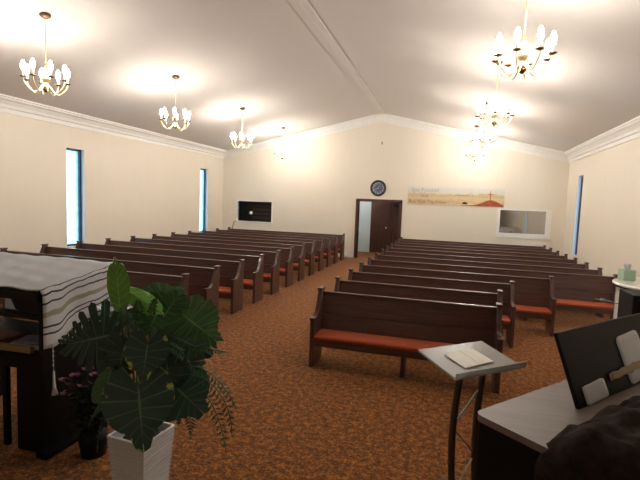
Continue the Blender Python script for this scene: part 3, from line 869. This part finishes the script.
# ------------------------------------------------------------------ console, music desk, papers, coat on the right
CO = Vector((.18, 2.39, 0)); cu = Vector((.65, .76, 0)).normalized(); cv = Vector((cu.y, -cu.x, 0)); crz = math.atan2(cu.y, cu.x)
CF = Matrix((cu, cv, Vector((0, 0, 1)))).transposed().to_4x4()      # console frame (u along, v toward the bench)
def cbox(bm, a, b, bev=0):
    vs_ = box(bm, a, b, bev, CF)
t = empty('piano_console', CO); tag(t, 'black piano console with grey-brown flat top and music desk at lower right', 'piano')
bm = NB(); cbox(bm, (.02, .02, .06), (1.52, .44, .965), .01); obj('cabinet', bm, MT['black'], t)
bm = NB(); r = .05; P2 = []
for cx, cy, a0 in ((r, r, 180), (1.55 - r, r, 270), (1.55 - r, .46 - .01, 0), (r, .46 - .01, 90)):
    for k in range(5):
        a = math.radians(a0 + k * 22.5); P2.append((cx + r * math.cos(a), cy + r * math.sin(a)))
vsx = prism(bm, P2, 'z', .965, 1.0)
for v in vsx: v.co = CF @ v.co
obj('top', bm, MT['consoletop'], t)
bm = NB(); cbox(bm, (.03, .43, .58), (1.51, .74, .70), .01); obj('key_bed', bm, MT['black'], t)
bm = NB(); cbox(bm, (.08, .46, .70), (1.46, .70, .712)); obj('keys', bm, MT['cream'], t)
for uu in (.02, 1.44):
    bm = NB(); cbox(bm, (uu, .02, 0), (uu + .08, .72, .60), .008); obj('leg', bm, MT['black'], t)
# music desk: raked panel, left end at the console's middle
def deskpt(a, h): return Vector((.53 + a, .265 - h * .38, 1.002 + h * .925))
bm = NB()
for (a0, a1, h0, h1) in ((0, 1.16, 0, .41),):
    q = [deskpt(a0, h0), deskpt(a1, h0), deskpt(a1, h1), deskpt(a0, h1)]; nrm = Vector((0, -.925, -.38)) * .022
    V = [bm.verts.new(CF @ p) for p in q] + [bm.verts.new(CF @ (p + nrm)) for p in q]
    for f in ((0, 1, 2, 3), (7, 6, 5, 4), (0, 4, 5, 1), (1, 5, 6, 2), (2, 6, 7, 3), (3, 7, 4, 0)): bm.faces.new([V[i] for i in f])
bmesh.ops.bevel(bm, geom=bm.edges[:], offset=.005, segments=1, affect='EDGES')
obj('music_desk', bm, MT['blackwood'], t)

def sheet(name, a, h, ww, hh, rot, m, lab, cat, off, cat_group=None, jag=0):
    bm = NB(); nx, ny = 8, 8; T = empty(name, CO + CF.to_3x3() @ deskpt(a, h)); tag(T, lab, cat, cat_group)
    org = deskpt(a, h); n2 = Vector((0, .925, .38)); G = []
    for i in range(nx + 1):
        row = []
        for j in range(ny + 1):
            x = (i / nx - .5) * ww; y = (j / ny - .5) * hh
            if jag: y += jag * math.sin(i * 2.3) * (abs(j / ny - .5)) * 2; x += jag * math.sin(j * 3.1) * abs(i / nx - .5) * 2
            # rounded corners
            if abs(i / nx - .5) > .45 and abs(j / ny - .5) > .45: x *= .93; y *= .93
            p = deskpt(a + x * math.cos(rot) - y * math.sin(rot), h + x * math.sin(rot) + y * math.cos(rot)) - org + n2 * (off + .004 * math.sin(i * .7) * (j / ny))
            row.append(bm.verts.new(CF @ p))
        G.append(row)
    for i in range(nx):
        for j in range(ny): bm.faces.new((G[i][j], G[i + 1][j], G[i + 1][j + 1], G[i][j + 1]))
    o = obj('sheet', bm, MT[m], T, True); md = o.modifiers.new('thickness', 'SOLIDIFY'); md.thickness = .002; md.offset = 1
    return T
sheet('paper_sheet', .76, .165, .31, .29, .05, 'paper', 'large white paper taped to the black music desk at right edge', 'paper', .004)
sheet('paper_sheet', .205, .055, .25, .105, .03, 'paper', 'small white paper near the lower corner of black music desk', 'paper', .004)
sheet('masking_tape', .60, .105, .44, .045, .03, 'tape', 'strip of tan masking tape holding paper to the music desk', 'tape', .012, jag=.005)

# coat heaped over the near side of the console
def coat():
    bm = NB(); nu, nv = 64, 46; G = []
    for i in range(nu + 1):
        row = []
        for j in range(nv + 1):
            a = i / nu; b = j / nv
            u = -.05 + a * 1.35; v = .36 + b * .62
            top = 1.015 + .165 * math.sin(min(1, b * 2.2) * math.pi / 2) * (.55 + .45 * math.sin(min(1, a * 3 + .25) * math.pi / 2))
            fold = .016 * math.sin(u * 21 + v * 13) + .010 * math.sin(v * 37 - u * 11 + 1.3) + .008 * math.sin(u * 47 + 2)
            z = top + fold
            # hang over the left end and the near side
            if a < .06: z -= (.06 - a) / .06 * .34; u = -.03 - .02 * math.sin(b * 9) * (.06 - a) / .06
            if b > .86: z -= (b - .86) / .14 * .62; v = .36 + .86 * .62 + (b - .86) * .12 + .012 * math.sin(u * 30)
            if b < .07: z -= (.07 - b) / .07 * .022 + fold * .5
            row.append(bm.verts.new(CF @ Vector((u, v, z))))
        G.append(row)
    # underside, 18 mm in from the outer face, and the rim that closes the two
    U = [[bm.verts.new(CF @ (CF.transposed() @ G[i][j].co + Vector((.018 * (1 if i < 5 else 0), -.018 * (1 if j > nv * .84 else 0), -.018)))) for j in range(nv + 1)] for i in range(nu + 1)]
    for i in range(nu):
        for j in range(nv):
            bm.faces.new((G[i][j], G[i + 1][j], G[i + 1][j + 1], G[i][j + 1])); bm.faces.new((U[i][j + 1], U[i + 1][j + 1], U[i + 1][j], U[i][j]))
    for i in range(nu):
        for j in (0, nv): bm.faces.new((G[i][j], U[i][j], U[i + 1][j], G[i + 1][j]))
    for j in range(nv):
        for i in (0, nu): bm.faces.new((G[i][j], U[i][j], U[i][j + 1], G[i][j + 1]))
    return bm
o = obj('coat', coat(), MT['coat'], None, True); o.location = CO; tag(o, 'dark brown coat heaped over the piano console at bottom right', 'coat')

# ------------------------------------------------------------------ white round stand, tissue box, loudspeaker, microphone
t = empty('round_table', (2.91, 7.1, 0)); tag(t, 'white glossy round-topped pedestal table beside the right wall', 'table')
bm = NB(); lathe(bm, [(0, 1.06), (.63, 1.06), (.65, 1.07), (.65, 1.09), (.64, 1.10), (0, 1.10)], 64); obj('tabletop', bm, MT['white'], t)
bm = NB(); lathe(bm, [(.0, 1.045), (.645, 1.045), (.645, 1.06), (0, 1.06)], 64); obj('dark_edge', bm, MT['black'], t)
bm = NB(); lathe(bm, [(0, 0), (.60, 0), (.60, 1.045), (0, 1.045)], 64); obj('drum_base', bm, MT['white'], t)
t = empty('tissue_box', (2.50, 7.40, 1.10), .25); tag(t, 'mint green tissue box standing on the white round table', 'tissue box')
bm = NB(); box(bm, (-.085, -.07, 0), (.085, .07, .15), .006); obj('carton', bm, MT['green'], t)
bm = NB(); G = []
for i in range(7):
    G.append([bm.verts.new(((i / 6 - .5) * (.05 + .025 * k), .012 * math.sin(i * 1.7 + k), .148 + .028 * k + .012 * math.sin(i * 2.1) * (k == 3))) for k in range(4)])
for a, b in zip(G, G[1:]):
    for k in range(3): bm.faces.new((a[k], b[k], b[k + 1], a[k + 1]))
o = obj('tissue', bm, MT['paper'], t, True); md = o.modifiers.new('thickness', 'SOLIDIFY'); md.thickness = .003
bm = NB(); lathe(bm, [(0, 0), (.09, 0), (.15, .02), (.17, .05), (.164, .052), (.14, .026), (0, .012)], 28)
o = obj('shallow_dish', bm, MT['darkmetal'], None, True); o.location = (2.90, 7.35, 1.10); tag(o, 'dark shallow dish on the white round table at right edge', 'dish')

t = empty('loudspeaker', (1.93, 5.47, 0)); tag(t, 'black loudspeaker cabinet standing in front of the white round table', 'loudspeaker')
bm = NB(); box(bm, (0, 0, .0), (.52, .42, 1.19), .012); obj('cabinet', bm, MT['blackpl'], t)
bm = NB(); box(bm, (.04, -.015, .08), (.48, .01, 1.14), .006); obj('grille', bm, MT['black'], t)
t = empty('microphone_stand', (1.99, 5.98, 0)); tag(t, 'grey microphone on a thin boom beside the black loudspeaker', 'microphone')
bm = NB(); lathe(bm, [(0, 0), (.0, .02), (.0, .02)], 8) if False else lathe(bm, [(0, 0), (.065, 0), (.065, .012), (.012, .022), (.012, 1.0), (0, 1.0)], 16); obj('stand', bm, MT['blackpl'], t, True)
bm = NB(); tube(bm, [(.0, 0, .992), (-.27, 0, 1.032)], .006, 8); obj('boom', bm, MT['grey'], t, True)
bm = NB(); tube(bm, [(-.09, 0, 1.005), (-.17, 0, 1.017), (-.175, 0, 1.018), (-.21, 0, 1.023), (-.22, 0, 1.024)], [.012, .015, .021, .021, .012], 10); obj('microphone', bm, MT['grey'], t, True)
